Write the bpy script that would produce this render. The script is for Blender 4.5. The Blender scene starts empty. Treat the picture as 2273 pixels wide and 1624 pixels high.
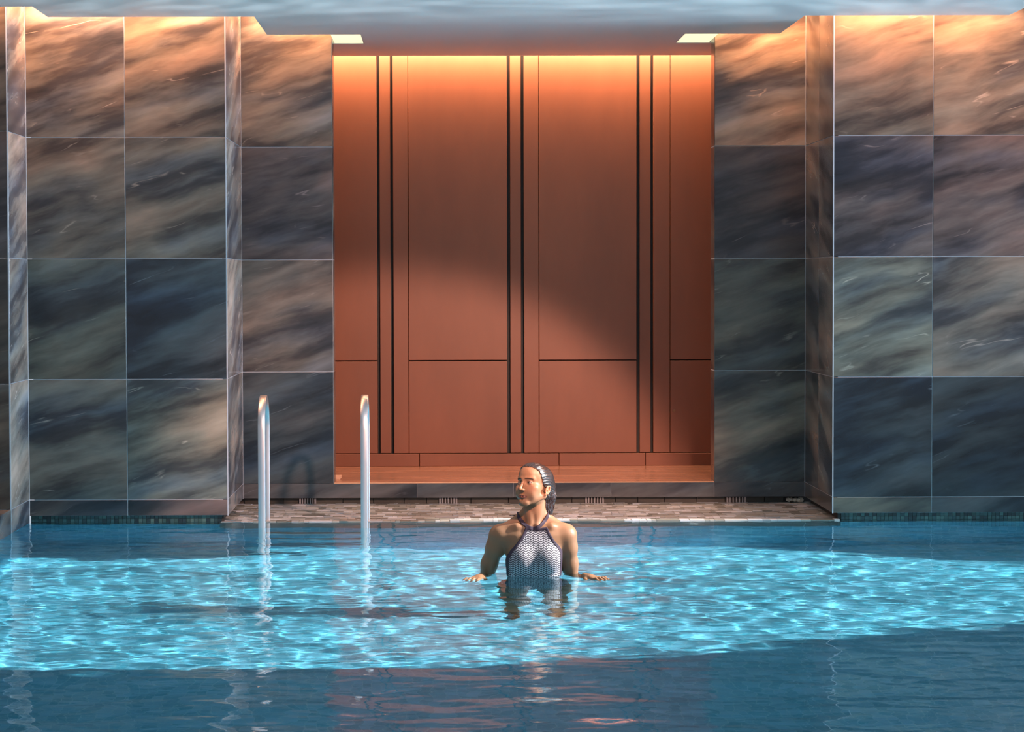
import bpy, bmesh, math, random
import numpy as np
from mathutils import Matrix, Vector
random.seed(7); rng = np.random.default_rng(11)
S = bpy.context.scene
C = S.collection
# ------------------------------------------------------------------ camera
W_, H_ = 2273, 1624
F_, PITCH, YAW, ROLL, SX = 5246.0, 0.0360, 0.0073, 0.0029, -120.0
CAMZ = 1.447
def _rot():
    c, s = math.cos(YAW), math.sin(YAW); A = Matrix(((c, -s, 0), (s, c, 0), (0, 0, 1)))
    c, s = math.cos(PITCH), math.sin(PITCH); B = Matrix(((1, 0, 0), (0, c, -s), (0, s, c)))
    c, s = math.cos(ROLL), math.sin(ROLL); D = Matrix(((c, 0, -s), (0, 1, 0), (s, 0, c)))
    return D @ B @ A
R_ = _rot()
cd = bpy.data.cameras.new('camera'); cam = bpy.data.objects.new('camera', cd); C.objects.link(cam)
cd.sensor_width = 36.0; cd.lens = F_ / W_ * 36.0; cd.shift_x = -SX / W_
cd.clip_end = 200
rt = R_.transposed()                       # camera-frame axes in the world
xr = rt @ Vector((1, 0, 0)); yf = rt @ Vector((0, 1, 0)); zu = rt @ Vector((0, 0, 1))
cam.matrix_world = Matrix(((xr.x, zu.x, -yf.x, 0), (xr.y, zu.y, -yf.y, 0), (xr.z, zu.z, -yf.z, CAMZ), (0, 0, 0, 1)))
S.camera = cam
def at(px, py, Y):
    """world point at depth Y seen at photo pixel (px, py)"""
    v = rt @ Vector(((px - W_ / 2 - SX) / F_, 1.0, -(py - H_ / 2) / F_))
    return Vector((v.x / v.y * Y, Y, CAMZ + v.z / v.y * Y))
# ------------------------------------------------------------------ light, world, exposure
S.view_settings.view_transform = 'Standard'; S.view_settings.look = 'None'
S.view_settings.gamma = 1.0; S.view_settings.exposure = 0.0; S.view_settings.use_curve_mapping = False
S.cycles.caustics_refractive = True; S.cycles.caustics_reflective = False
S.cycles.blur_glossy = 0.5; S.cycles.sample_clamp_indirect = 6.0; S.cycles.sample_clamp_direct = 0.0
S.cycles.max_bounces = 9; S.cycles.transmission_bounces = 6; S.cycles.glossy_bounces = 4; S.cycles.diffuse_bounces = 3
S.cycles.use_denoising = True
wd = bpy.data.worlds.new('daylight'); S.world = wd; wd.use_nodes = True
wn = wd.node_tree.nodes; wn['Background'].inputs['Color'].default_value = (0.78, 0.87, 1.0, 1); wn['Background'].inputs['Strength'].default_value = 0.66
SUN_D = Vector((-0.84, 0.06, -0.50)).normalized()
def light(name, kind, loc, direction, power, color, **kw):
    l = bpy.data.lights.new(name, kind); l.energy = power; l.color = color
    for k, v in kw.items(): setattr(l, k, v)
    o = bpy.data.objects.new(name, l); C.objects.link(o); o.location = loc
    o.rotation_euler = Vector(direction).to_track_quat('-Z', 'Y').to_euler(); return o
sun = light('sun', 'SUN', (6, 8, 6), SUN_D, 13.0, (1.0, 0.95, 0.88), angle=math.radians(0.9))
sun.data.cycles.is_caustics_light = True
# warm light strips hidden above the ceiling edge, one above each bay of the wall
WARM = (1.0, 0.41, 0.20)
def strip(x0, x1, y, z, p, wy=0.10, color=WARM, d=(0, 0.12, -1)):
    o = light('cove_strip', 'AREA', ((x0 + x1) / 2, y, z), d, p * (x1 - x0), color, shape='RECTANGLE', size=abs(x1 - x0), size_y=wy)
    return o
def strip_y(y0, y1, x, z, p, d):
    return light('cove_strip', 'AREA', (x, (y0 + y1) / 2, z), d, p * (y1 - y0), WARM, shape='RECTANGLE', size=0.1, size_y=abs(y1 - y0))
YN, YF, YL, YA = 14.178, 15.258, 13.57, 16.67        # wall planes: bays, recess, far-left bay, alcove back
XA, XB, XC_, XD = -2.4735, -1.2797, 2.3565, 3.55     # plan corners
ZC = 3.003                                           # ceiling
CP = 30
strip(-2.45, -1.30, YN - 0.10, ZC + 0.10, CP); strip(-4.2, -2.5, YL - 0.06, ZC + 0.10, CP)
strip(-1.26, -0.70, YF - 0.10, ZC + 0.19, CP * 1.15); strip(1.78, 2.34, YF - 0.10, ZC + 0.19, CP * 1.15)
strip(2.37, 3.53, YN - 0.10, ZC + 0.10, CP); strip(3.56, 5.2, YL - 0.06, ZC + 0.10, CP)
strip(-0.98, 2.08, YA - 0.11, ZC + 0.09, CP * 0.85, color=(1.0, 0.56, 0.34))
strip_y(14.1, 15.1, XB + 0.08, ZC + 0.19, CP * 0.7, (-0.1, 0, -1)); strip_y(14.1, 15.1, XC_ - 0.08, ZC + 0.19, CP * 0.7, (0.1, 0, -1))
strip_y(13.5, 14.1, XA + 0.08, ZC + 0.17, CP * 0.6, (-0.1, 0, -1))
# added spot standing in for sun off the near water: ripple pattern on the ceiling
rp = light('ripple_spot', 'SPOT', (0.6, 6.9, 0.25), (0, 7.0, 2.9), 1500, (0.80, 0.93, 1.0), spot_size=math.radians(84), spot_blend=1.0, shadow_soft_size=0.05)
rp.data.use_nodes = True; nt = rp.data.node_tree; em = nt.nodes['Emission']
tcn = nt.nodes.new('ShaderNodeTexCoord'); sx3 = nt.nodes.new('ShaderNodeSeparateXYZ'); nt.links.new(tcn.outputs['Normal'], sx3.inputs[0])
mpn = nt.nodes.new('ShaderNodeMapping'); mpn.inputs['Scale'].default_value = (9, 140, 140); nt.links.new(tcn.outputs['Normal'], mpn.inputs[0])
nz_ = nt.nodes.new('ShaderNodeTexNoise'); nz_.inputs['Scale'].default_value = 1.0; nz_.inputs['Detail'].default_value = 2.0; nt.links.new(mpn.outputs[0], nz_.inputs['Vector'])
rm = nt.nodes.new('ShaderNodeMapRange'); rm.inputs[1].default_value = 0.42; rm.inputs[2].default_value = 0.64; rm.inputs[3].default_value = 0.30; rm.inputs[4].default_value = 2.4; nt.links.new(nz_.outputs[0], rm.inputs[0])
gt = nt.nodes.new('ShaderNodeMapRange'); gt.inputs[1].default_value = -0.045; gt.inputs[2].default_value = 0.0; gt.inputs[3].default_value = 0.0; gt.inputs[4].default_value = 1.0; nt.links.new(sx3.outputs[1], gt.inputs[0])
mu = nt.nodes.new('ShaderNodeMath'); mu.operation = 'MULTIPLY'; nt.links.new(rm.outputs[0], mu.inputs[0]); nt.links.new(gt.outputs[0], mu.inputs[1])
nt.links.new(mu.outputs[0], em.inputs['Strength'])
# added warm spot for the glow on the lower left of the alcove
wg = light('warm_fill_spot', 'SPOT', (1.7, 8.6, 2.85), Vector((-0.5, 16.67, -0.95)) - Vector((1.7, 8.6, 2.85)), 2000, (1.0, 0.52, 0.38), spot_size=math.radians(33), spot_blend=0.3, shadow_soft_size=0.12)
# area lamp added for daylight from the right; its windows are unseen
side_day = light('side_daylight', 'AREA', (7.5, 11.8, 1.75), (-1, 0.24, 0.0), 110, (0.62, 0.78, 1.0), shape='RECTANGLE', size=4.0, size_y=2.2, spread=math.radians(60))
# ------------------------------------------------------------------ helpers
def tag(o, label=None, cat=None, group=None, kind=None):
    if label: o['label'] = label
    if cat: o['category'] = cat
    if group: o['group'] = group
    if kind: o['kind'] = kind
    return o
def link(name, me, mat=None, parent=None, loc=None):
    o = bpy.data.objects.new(name, me); C.objects.link(o)
    if mat is not None and not me.materials: me.materials.append(mat)
    if parent is not None: o.parent = parent
    if loc is not None: o.location = loc
    return o
def empty(name, loc=(0, 0, 0)):
    o = bpy.data.objects.new(name, None); C.objects.link(o); o.location = loc; o.empty_display_size = 0.1
    return o
def mesh(name, verts, faces, smooth=False):
    me = bpy.data.meshes.new(name); me.from_pydata([tuple(v) for v in verts], [], faces); me.update()
    if smooth: me.shade_smooth()
    return me
def box_me(name, sx, sy, sz, bevel=0.0, seg=1):
    bm = bmesh.new(); bmesh.ops.create_cube(bm, size=1.0)
    bmesh.ops.scale(bm, vec=(sx, sy, sz), verts=bm.verts)
    if bevel: bmesh.ops.bevel(bm, geom=list(bm.edges), offset=bevel, segments=seg, affect='EDGES', profile=0.5)
    me = bpy.data.meshes.new(name); bm.to_mesh(me); bm.free(); return me
def box(name, lo, hi, mat, parent=None, bevel=0.0, seg=1):
    """box between two corners, origin at its centre (parent is never moved or turned)"""
    lo = Vector(lo); hi = Vector(hi); d = hi - lo
    me = box_me(name, d.x, d.y, d.z, bevel, seg)
    base = parent.location if parent is not None else Vector((0, 0, 0))
    return link(name, me, mat, parent, (lo + hi) / 2 - base)
def boxes_me(name, L):
    v = []; f = []
    for (x0, y0, z0, x1, y1, z1) in L:
        b = len(v)
        v += [(x0, y0, z0), (x1, y0, z0), (x1, y1, z0), (x0, y1, z0), (x0, y0, z1), (x1, y0, z1), (x1, y1, z1), (x0, y1, z1)]
        f += [(b, b+3, b+2, b+1), (b+4, b+5, b+6, b+7), (b, b+1, b+5, b+4), (b+1, b+2, b+6, b+5), (b+2, b+3, b+7, b+6), (b+3, b, b+4, b+7)]
    return mesh(name, v, f)
# ------------------------------------------------------------------ materials
class NT:
    def __init__(s, name):
        s.m = bpy.data.materials.new(name); s.m.use_nodes = True; s.t = s.m.node_tree; s.n = s.t.nodes
        s.b = s.n['Principled BSDF']; s.out = s.n['Material Output']
    def add(s, typ, **kw):
        nd = s.n.new(typ)
        for k, v in kw.items():
            if k.startswith('i_'):
                key = k[2:]; key = int(key) if key.isdigit() else key.replace('_', ' ')
                nd.inputs[key].default_value = v
            else: setattr(nd, k, v)
        return nd
    def link(s, a, b): s.t.links.new(a, b)
    def ramp(s, fac, stops, interp='LINEAR'):
        r = s.n.new('ShaderNodeValToRGB'); e = r.color_ramp.elements; r.color_ramp.interpolation = interp
        while len(e) < len(stops): e.new(0.5)
        for el, (p, c) in zip(e, stops):
            el.position = p; el.color = (c[0], c[1], c[2], 1) if not isinstance(c, (int, float)) else (c, c, c, 1)
        s.link(fac, r.inputs[0]); return r.outputs[0]
    def mix(s, a, b, fac, typ='MIX'):
        m = s.n.new('ShaderNodeMix'); m.data_type = 'RGBA'; m.blend_type = typ
        for sock, v in ((m.inputs[0], fac), (m.inputs[6], a), (m.inputs[7], b)):
            if hasattr(v, 'is_output'): s.link(v, sock)
            elif isinstance(v, (int, float)): sock.default_value = v if sock == m.inputs[0] else (v, v, v, 1)
            else: sock.default_value = (v[0], v[1], v[2], 1)
        return m.outputs[2]
    def math(s, op, a, b=0.0, c=None):
        m = s.n.new('ShaderNodeMath'); m.operation = op
        for i, v in enumerate((a, b) if c is None else (a, b, c)):
            if hasattr(v, 'is_output'): s.link(v, m.inputs[i])
            else: m.inputs[i].default_value = v
        return m.outputs[0]
    def vmath(s, op, a, b):
        m = s.n.new('ShaderNodeVectorMath'); m.operation = op
        for i, v in enumerate((a, b)):
            if hasattr(v, 'is_output'): s.link(v, m.inputs[i])
            else: m.inputs[i].default_value = v
        return m.outputs[0]
def simple(name, col, rough=0.5, metal=0.0, spec=0.5, noise=None, bump=0.0):
    q = NT(name); q.b.inputs['Base Color'].default_value = (*col, 1); q.b.inputs['Roughness'].default_value = rough
    q.b.inputs['Metallic'].default_value = metal; q.b.inputs['Specular IOR Level'].default_value = spec
    if noise:
        sc, amt, stretch = noise
        tc = q.add('ShaderNodeTexCoord'); mp = q.add('ShaderNodeMapping'); mp.inputs['Scale'].default_value = stretch
        oi = q.add('ShaderNodeObjectInfo')
        v = q.vmath('ADD', tc.outputs['Object'], oi.outputs['Location']); q.link(v, mp.inputs[0])
        nz = q.add('ShaderNodeTexNoise', i_Scale=sc, i_Detail=5.0, i_Roughness=0.6); q.link(mp.outputs[0], nz.inputs['Vector'])
        c0 = [c * (1 - amt) for c in col]; c1 = [min(1, c * (1 + amt)) for c in col]
        q.link(q.ramp(nz.outputs[0], [(0.3, c0), (0.7, c1)]), q.b.inputs['Base Color'])
        if bump:
            bp = q.add('ShaderNodeBump', i_Strength=bump, i_Distance=0.002); q.link(nz.outputs[0], bp.inputs['Height']); q.link(bp.outputs[0], q.b.inputs['Normal'])
    return q.m
def marble():
    q = NT('veined_marble')
    tc = q.add('ShaderNodeTexCoord'); oi = q.add('ShaderNodeObjectInfo')
    sep = q.add('ShaderNodeSeparateXYZ'); q.link(tc.outputs['Object'], sep.inputs[0])
    u = q.math('ADD', sep.outputs[0], sep.outputs[1])
    rnd = q.math('MULTIPLY', oi.outputs['Random'], 37.0)
    cb = q.add('ShaderNodeCombineXYZ'); q.link(u, cb.inputs[0]); q.link(sep.outputs[2], cb.inputs[1]); q.link(rnd, cb.inputs[2])
    mp = q.add('ShaderNodeMapping'); mp.inputs['Rotation'].default_value = (0, 0, math.radians(-17)); q.link(cb.outputs[0], mp.inputs[0])
    warp = q.add('ShaderNodeTexNoise', i_Scale=2.2, i_Detail=3.0); q.link(mp.outputs[0], warp.inputs['Vector'])
    w1 = q.vmath('SUBTRACT', warp.outputs['Color'], (0.5, 0.5, 0.5)); w2 = q.vmath('MULTIPLY', w1, (0.20, 0.10, 0.0))
    p = q.vmath('ADD', mp.outputs[0], w2)
    def st(sx, sy): return q.vmath('MULTIPLY', p, (sx, sy, 1.0))
    n1 = q.add('ShaderNodeTexNoise', i_Scale=1.0, i_Detail=5.0, i_Roughness=0.52); q.link(st(1.2, 4.6), n1.inputs['Vector'])
    n2 = q.add('ShaderNodeTexNoise', i_Scale=1.0, i_Detail=4.0, i_Roughness=0.55); q.link(st(2.0, 13.0), n2.inputs['Vector'])
    n3 = q.add('ShaderNodeTexNoise', i_Scale=1.0, i_Detail=3.0, i_Roughness=0.5); q.link(st(1.1, 3.0), n3.inputs['Vector'])
    n4 = q.add('ShaderNodeTexNoise', i_Scale=1.0, i_Detail=3.0, i_Roughness=0.5); q.link(q.vmath('MULTIPLY', q.vmath('ADD', mp.outputs[0], q.vmath('MULTIPLY', w2, (0.3, 0.3, 0))), (1.1, 6.5, 1.0)), n4.inputs['Vector'])
    n5 = q.add('ShaderNodeTexNoise', i_Scale=1.0, i_Detail=2.0); q.link(st(5, 9.0), n5.inputs['Vector'])
    f = q.math('ADD', q.math('MULTIPLY', n1.outputs[0], 0.70), q.math('MULTIPLY', n2.outputs[0], 0.30))
    tone = q.ramp(f, [(0.32, (0.010, 0.011, 0.013)), (0.43, (0.036, 0.035, 0.036)), (0.50, (0.078, 0.078, 0.074)), (0.58, (0.125, 0.125, 0.115)), (0.72, (0.21, 0.205, 0.19))])
    hue = q.ramp(n3.outputs[0], [(0.35, (0.75, 0.92, 1.15)), (0.5, (1.0, 1.0, 0.96)), (0.64, (1.15, 0.97, 0.86))])
    c = q.mix(tone, hue, 1.0, 'MULTIPLY')
    ridge = q.math('ABSOLUTE', q.math('SUBTRACT', n4.outputs[0], 0.5))
    vein = q.ramp(ridge, [(0.0, 1.0), (0.003, 0.7), (0.009, 0.0)])
    gate = q.ramp(n5.outputs[0], [(0.57, 0.0), (0.70, 0.7)])
    c = q.mix(c, (0.30, 0.28, 0.25), q.math('MULTIPLY', vein, gate))
    c = q.mix(c, oi.outputs['Color'], 1.0, 'MULTIPLY')
    q.link(c, q.b.inputs['Base Color'])
    q.b.inputs['Roughness'].default_value = 0.22; q.b.inputs['Specular IOR Level'].default_value = 0.45
    return q.m
M_MARBLE = marble()
M_GROUT = simple('joint_metal', (0.42, 0.47, 0.52), 0.4, 0.0)
M_CEIL = simple('ceiling_plaster', (0.66, 0.72, 0.74), 0.5)
M_SOFFIT = simple('soffit', (0.12, 0.12, 0.13), 0.5)
M_WHITE = simple('cove_white', (0.75, 0.72, 0.68), 0.7)
M_DARK = simple('shadow_gap', (0.02, 0.018, 0.016), 0.6)
M_COPPER = simple('copper_panel_lacquer', (0.22, 0.080, 0.040), 0.42, 0.1, 0.5, noise=(1.6, 0.16, (1.0, 1.0, 0.35)))
M_FLOORA = simple('alcove_floor_stone', (0.42, 0.22, 0.14), 0.22, 0.0, 0.5, noise=(2.2, 0.3, (0.8, 5.0, 1.0)))
M_STEEL = simple('satin_steel', (0.52, 0.54, 0.56), 0.36, 1.0)
M_DECK = simple('deck_timber', (0.42, 0.26, 0.15), 0.5, noise=(3.0, 0.25, (1, 8, 1)))
M_GRILLE = simple('grille_frame', (0.24, 0.23, 0.23), 0.4, 0.3)
M_GUTTER = simple('gutter_panel', (0.030, 0.028, 0.020), 0.5, noise=(5.0, 0.5, (1, 1, 3)))
def mosaic_mat(name, cols, rough=0.15, base=1.0):
    """per-chip colour stored on the mesh"""
    q = NT(name); a = q.add('ShaderNodeAttribute', attribute_name='chip'); q.link(a.outputs['Color'], q.b.inputs['Base Color'])
    q.b.inputs['Roughness'].default_value = rough; return q.m
M_CHIP = mosaic_mat('mosaic_chips', None, 0.32)
def chips(name, L, palette, parent, mat=None):
    me = boxes_me(name, L); nf = len(L)
    col = me.color_attributes.new('chip', 'FLOAT_COLOR', 'CORNER')
    cc = np.array([palette[i] for i in rng.integers(0, len(palette), nf)]) * rng.uniform(0.75, 1.2, (nf, 1))
    arr = np.ones((nf, 24, 4), np.float32); arr[:, :, :3] = cc[:, None, :]
    col.data.foreach_set('color', arr.ravel())
    o = link(name, me, mat or M_CHIP, parent, -parent.location); o['kind'] = 'stuff'; return o
def pool_tile():
    q = NT('pool_mosaic_tile')
    tc = q.add('ShaderNodeTexCoord'); sep = q.add('ShaderNodeSeparateXYZ'); q.link(tc.outputs['Object'], sep.inputs[0])
    v = q.math('ADD', sep.outputs[1], sep.outputs[2]); cb = q.add('ShaderNodeCombineXYZ'); q.link(sep.outputs[0], cb.inputs[0]); q.link(v, cb.inputs[1])
    br = q.add('ShaderNodeTexBrick', offset=0.0); q.link(cb.outputs[0], br.inputs['Vector'])
    br.inputs['Scale'].default_value = 1.0; br.inputs['Brick Width'].default_value = 0.05; br.inputs['Row Height'].default_value = 0.05; br.inputs['Mortar Size'].default_value = 0.002
    br.inputs['Color1'].default_value = (0.07, 0.41, 0.58, 1); br.inputs['Color2'].default_value = (0.20, 0.56, 0.79, 1); br.inputs['Mortar'].default_value = (0.24, 0.60, 0.76, 1)
    q.link(br.outputs['Color'], q.b.inputs['Base Color']); q.b.inputs['Roughness'].default_value = 0.5
    return q.m
M_POOL = pool_tile()
WBUMP = 0.0007
def water_mat():
    q = NT('clear_pool_water'); q.n.remove(q.b)
    g = q.add('ShaderNodeBsdfGlass', i_Color=(0.82, 0.975, 1.0, 1), i_Roughness=0.0, i_IOR=1.333)
    tc = q.add('ShaderNodeTexCoord'); hs = None
    for sc, st_, a in ((1.0, (9.0, 22.0, 1), 0.55), (1.0, (22.0, 50.0, 1), 0.30)):
        nz = q.add('ShaderNodeTexNoise', i_Scale=sc, i_Detail=2.0, i_Distortion=0.4); q.link(q.vmath('MULTIPLY', tc.outputs['Object'], st_), nz.inputs['Vector'])
        t = q.math('MULTIPLY', nz.outputs[0], a); hs = t if hs is None else q.math('ADD', hs, t)
    bp = q.add('ShaderNodeBump', i_Strength=1.0, i_Distance=WBUMP); q.link(hs, bp.inputs['Height']); q.link(bp.outputs[0], g.inputs['Normal'])
    q.link(g.outputs[0], q.out.inputs['Surface']); return q.m
M_WATER = water_mat()
# ------------------------------------------------------------------ setting: walls with single marble tiles
ROWS = [3.33, 2.310, 1.585, 0.863, 0.139]      # joints between the tile rows
SK = 0.042                                      # underside of the skirting tiles
J = 0.002
def tile_xz(wall, x0, x1, z0, z1, y, tone, name='marble_tile', t=0.02):
    o = box(name, (x0 + J, y, z0 + J), (x1 - J, y + t, z1 - J), M_MARBLE, wall, 0.0012)
    o.color = (*tone, 1); return o
def tile_yz(wall, y0, y1, z0, z1, x, tone, side, name='marble_tile', t=0.02):
    o = box(name, (x if side > 0 else x - t, y0 + J, z0 + J), (x + t if side > 0 else x, y1 - J, z1 - J), M_MARBLE, wall, 0.0012)
    o.color = (*tone, 1); return o
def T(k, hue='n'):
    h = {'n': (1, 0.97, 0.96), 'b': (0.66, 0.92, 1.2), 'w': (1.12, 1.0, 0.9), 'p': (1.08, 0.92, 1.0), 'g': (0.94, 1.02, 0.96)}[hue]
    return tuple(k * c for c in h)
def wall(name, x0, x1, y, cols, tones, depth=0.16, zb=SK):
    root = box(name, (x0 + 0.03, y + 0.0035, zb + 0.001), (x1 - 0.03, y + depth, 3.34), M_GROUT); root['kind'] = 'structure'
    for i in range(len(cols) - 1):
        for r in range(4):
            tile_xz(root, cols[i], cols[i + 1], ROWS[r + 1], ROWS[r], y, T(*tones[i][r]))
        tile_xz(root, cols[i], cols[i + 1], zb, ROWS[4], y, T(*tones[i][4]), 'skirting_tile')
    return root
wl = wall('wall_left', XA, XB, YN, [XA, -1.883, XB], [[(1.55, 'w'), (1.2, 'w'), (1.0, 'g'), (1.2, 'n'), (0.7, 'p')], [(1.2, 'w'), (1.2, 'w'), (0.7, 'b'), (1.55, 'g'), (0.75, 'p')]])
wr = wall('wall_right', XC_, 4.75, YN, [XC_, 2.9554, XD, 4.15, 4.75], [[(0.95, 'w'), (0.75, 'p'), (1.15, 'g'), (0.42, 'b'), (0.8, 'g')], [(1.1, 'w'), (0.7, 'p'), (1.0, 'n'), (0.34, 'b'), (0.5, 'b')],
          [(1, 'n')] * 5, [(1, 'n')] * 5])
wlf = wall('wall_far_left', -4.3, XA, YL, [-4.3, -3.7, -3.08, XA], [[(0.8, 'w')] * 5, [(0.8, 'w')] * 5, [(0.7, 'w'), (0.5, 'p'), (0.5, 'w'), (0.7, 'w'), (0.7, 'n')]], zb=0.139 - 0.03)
def slab_wall(name, x0, x1, tones, far):
    root = box(name, (x0, YF + 0.0035, 0.14), (x1, YF + 0.20, 3.34), M_GROUT); root['kind'] = 'structure'
    for r in range(4): tile_xz(root, x0, x1, ROWS[r + 1], ROWS[r], YF, T(*tones[r]))
    xe = x1 if far < 0 else x0
    for r in range(4):
        tile_yz(root, YF, YF + 0.2, ROWS[r + 1], ROWS[r], xe, (0.9, 0.9, 0.9), far, 'jamb_tile', 0.004) if far > 0 else tile_yz(root, YF, YF + 0.2, ROWS[r + 1], ROWS[r], xe + 0.004, (0.9, 0.9, 0.9), -1, 'jamb_tile', 0.004)
    return root
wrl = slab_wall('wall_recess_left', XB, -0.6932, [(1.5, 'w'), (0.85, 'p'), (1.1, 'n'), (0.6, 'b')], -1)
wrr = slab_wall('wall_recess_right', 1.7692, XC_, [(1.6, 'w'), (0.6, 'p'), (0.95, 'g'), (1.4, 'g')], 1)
# returns between the bays (faces turned across the pool)
def ret(name, x, side, y0, y1, ysplit, tone, zb=SK):
    # side: +1 the visible face looks towards +x, -1 towards -x
    w = 0.15
    root = box(name, (x - w if side > 0 else x + 0.0035, y0 + 0.021, zb + 0.001), (x - 0.0035 if side > 0 else x + w, y1, 3.34), M_GROUT); root['kind'] = 'structure'
    for yy in (y0 - 0.001, y1 - 0.006): box('corner_trim', (x - 0.005 if side > 0 else x - 0.001, yy, zb), (x + 0.001 if side > 0 else x + 0.005, yy + 0.005, 3.34), M_GROUT, root)
    ys = [y0 + 0.021] + ysplit + [y1]
    for i in range(len(ys) - 1):
        for r in range(4):
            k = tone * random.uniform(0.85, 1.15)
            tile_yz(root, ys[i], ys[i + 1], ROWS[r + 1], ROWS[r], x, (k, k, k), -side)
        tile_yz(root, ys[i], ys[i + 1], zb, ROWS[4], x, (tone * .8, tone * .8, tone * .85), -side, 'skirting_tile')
    return root
ret('wall_return_left', XB, 1, YN, YF, [], 2.8); ret('wall_return_right', XC_, -1, YN, YF, [YN + 0.54], 1.25)  # left returns' marble lightened to stand in for daylight on those faces
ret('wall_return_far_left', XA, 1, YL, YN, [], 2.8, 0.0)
bk = box('bulkhead_tile', (XD - 0.1, YL, ZC + 0.09), (4.75, YN, 3.34), M_MARBLE, wr)
# shadow gaps with mosaic chips below the hanging marble
PAL_T = [(0.04, 0.09, 0.09), (0.02, 0.05, 0.055), (0.06, 0.12, 0.11), (0.03, 0.07, 0.065), (0.01, 0.02, 0.025)]
PAL_G = [(0.29, 0.31, 0.29), (0.21, 0.22, 0.20), (0.38, 0.41, 0.41), (0.31, 0.35, 0.37), (0.46, 0.50, 0.53), (0.15, 0.16, 0.14)]
def gap(name, x0, x1, y):
    root = box(name, (x0, y + 0.052, -0.3), (x1, y + 0.15, SK + 0.06), M_DARK); root['kind'] = 'structure'
    L = []; z = -0.10
    while z < 0.05:
        x = x0
        while x < x1 - 0.024:
            j = random.uniform(-0.0015, 0.0015); L.append((x + .001, y + 0.045 + j, z + .001, x + .023, y + 0.056, z + .019)); x += 0.024
        z += 0.020
    chips('mosaic', L, PAL_T, root); return root
gap('baseboard_left', XA, XB - 0.03, YN); gap('baseboard_right', XC_ + 0.06, 4.75, YN)
for nm, x0, x1 in (('left', XB - 0.15, XB - 0.04), ('right', XC_ + 0.04, XC_ + 0.15)):
    o = box('trim_return_base_' + nm, (x0, YN + 0.05, -0.3), (x1, YF, SK + 0.05), M_DARK); o['kind'] = 'structure'
# overflow ledge of small split mosaic strips at water level
led = box('floor_ledge', (XB - 0.05, YN, -0.30), (XC_ + 0.05, YF + 0.3, -0.004), simple('ledge_stone', (0.20, 0.20, 0.19), 0.4)); led['kind'] = 'structure'
L = []; y = YN
while y < YF + 0.03:
    x = XB - 0.045 - random.uniform(0, .1)
    h = random.choice((0.05, 0.065, 0.08))
    while x < XC_ + 0.04:
        w = random.choice((0.03, 0.045, 0.06, 0.09, 0.14)); z = 0.0045 + random.uniform(-0.0018, 0.0018)
        L.append((max(x, XB - .045), y + .001, -0.004, min(x + w - .002, XC_ + 0.045), y + h - .001, z)); x += w
    y += h
chips('mosaic', L, PAL_G, led)
# sill beam, gutter and grilles below the alcove
sill = box('trim_sill', (XB, YF + 0.004, 0.046), (XC_, YF + 0.21, 0.138), M_GROUT); sill['kind'] = 'structure'
xs = [XB, -0.155, 0.47, 1.10, 1.7692, XC_]
for i in range(len(xs) - 1):
    o = box('sill_tile', (xs[i] + .001, YF, 0.045), (xs[i + 1] - .001, YF + 0.02, 0.139), M_MARBLE, sill, 0.001); o.color = (0.55, 0.66, 0.82, 1)
o = box('sill_edge', (-0.6932, YF - 0.001, 0.1392), (1.7692, YF + 0.03, 0.1435), simple('sill_brass', (0.6, 0.36, 0.22), 0.35), sill)
gut = box('trim_gutter', (XB - 0.2, YF + 0.062, -0.1), (XC_ + 0.2, YF + 0.2, 0.12), M_DARK); gut['kind'] = 'structure'
x = XB + 0.002
while x < XC_ - 0.14:
    w = random.uniform(0.12, 0.30); w = min(w, XC_ - 0.13 - x)
    o = box('gutter_panel', (x + .002, YF + 0.045, 0.002), (x + w - .002, YF + 0.06, 0.046), M_GUTTER, gut, .001); x += w
gxs = [(668, 697), (979, 1011), (1304, 1337), (1618, 1653)]
glab = ['small slatted overflow grille below the marble sill, between the two steel ladder rails', 'small slatted overflow grille at the waterline just left of the woman\'s head',
        'small slatted overflow grille at the waterline, first to the right of the woman', 'small slatted overflow grille near the right end of the gutter']
for (a, b), lb in zip(gxs, glab):
    xa = at(a, 1112, YF).x; xb_ = at(b, 1112, YF).x
    g = empty('overflow_grille', ((xa + xb_) / 2, YF + 0.03, 0.0)); tag(g, lb, 'grille', 'overflow grilles in the gutter')
    wd_ = xb_ - xa
    box('backing', (xa, YF + 0.034, 0.003), (xb_, YF + 0.044, 0.0445), M_DARK, g)
    box('frame', (xa - .012, YF + 0.026, 0.004), (xa - 0.001, YF + 0.044, 0.0442), M_GRILLE, g); box('frame', (xb_ + .001, YF + 0.026, 0.004), (xb_ + .012, YF + 0.044, 0.0442), M_GRILLE, g)
    for k in range(5):
        xx = xa + (k + 0.5) * wd_ / 5
        box('slat', (xx - .0035, YF + 0.022, 0.004), (xx + .0035, YF + 0.034, 0.0442), M_GRILLE, g)
# pale broken stone left in the corner of the gutter
cb_ = bmesh.new()
for k in range(16):
    s = random.uniform(0.010, 0.022)
    r = bmesh.ops.create_icosphere(cb_, subdivisions=1, radius=s)
    off = Vector((XC_ - 0.065 + random.uniform(-.045, .045), YF + 0.035 + random.uniform(-.01, .012), 0.012 + random.uniform(0, .016)))
    for v in r['verts']: v.co = Vector((v.co.x, v.co.y, v.co.z * .75)) + off + Vector([random.uniform(-.2, .2) * s for _ in range(3)])
mm = bpy.data.meshes.new('mortar_lump'); cb_.to_mesh(mm); cb_.free()
o = link('mortar_lump', mm, simple('pale_mortar', (0.50, 0.44, 0.36), 0.8)); tag(o, 'rough pale mortar lump at the right end of the gutter, in the corner of the marble', 'mortar'); o['kind'] = 'stuff'
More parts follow.
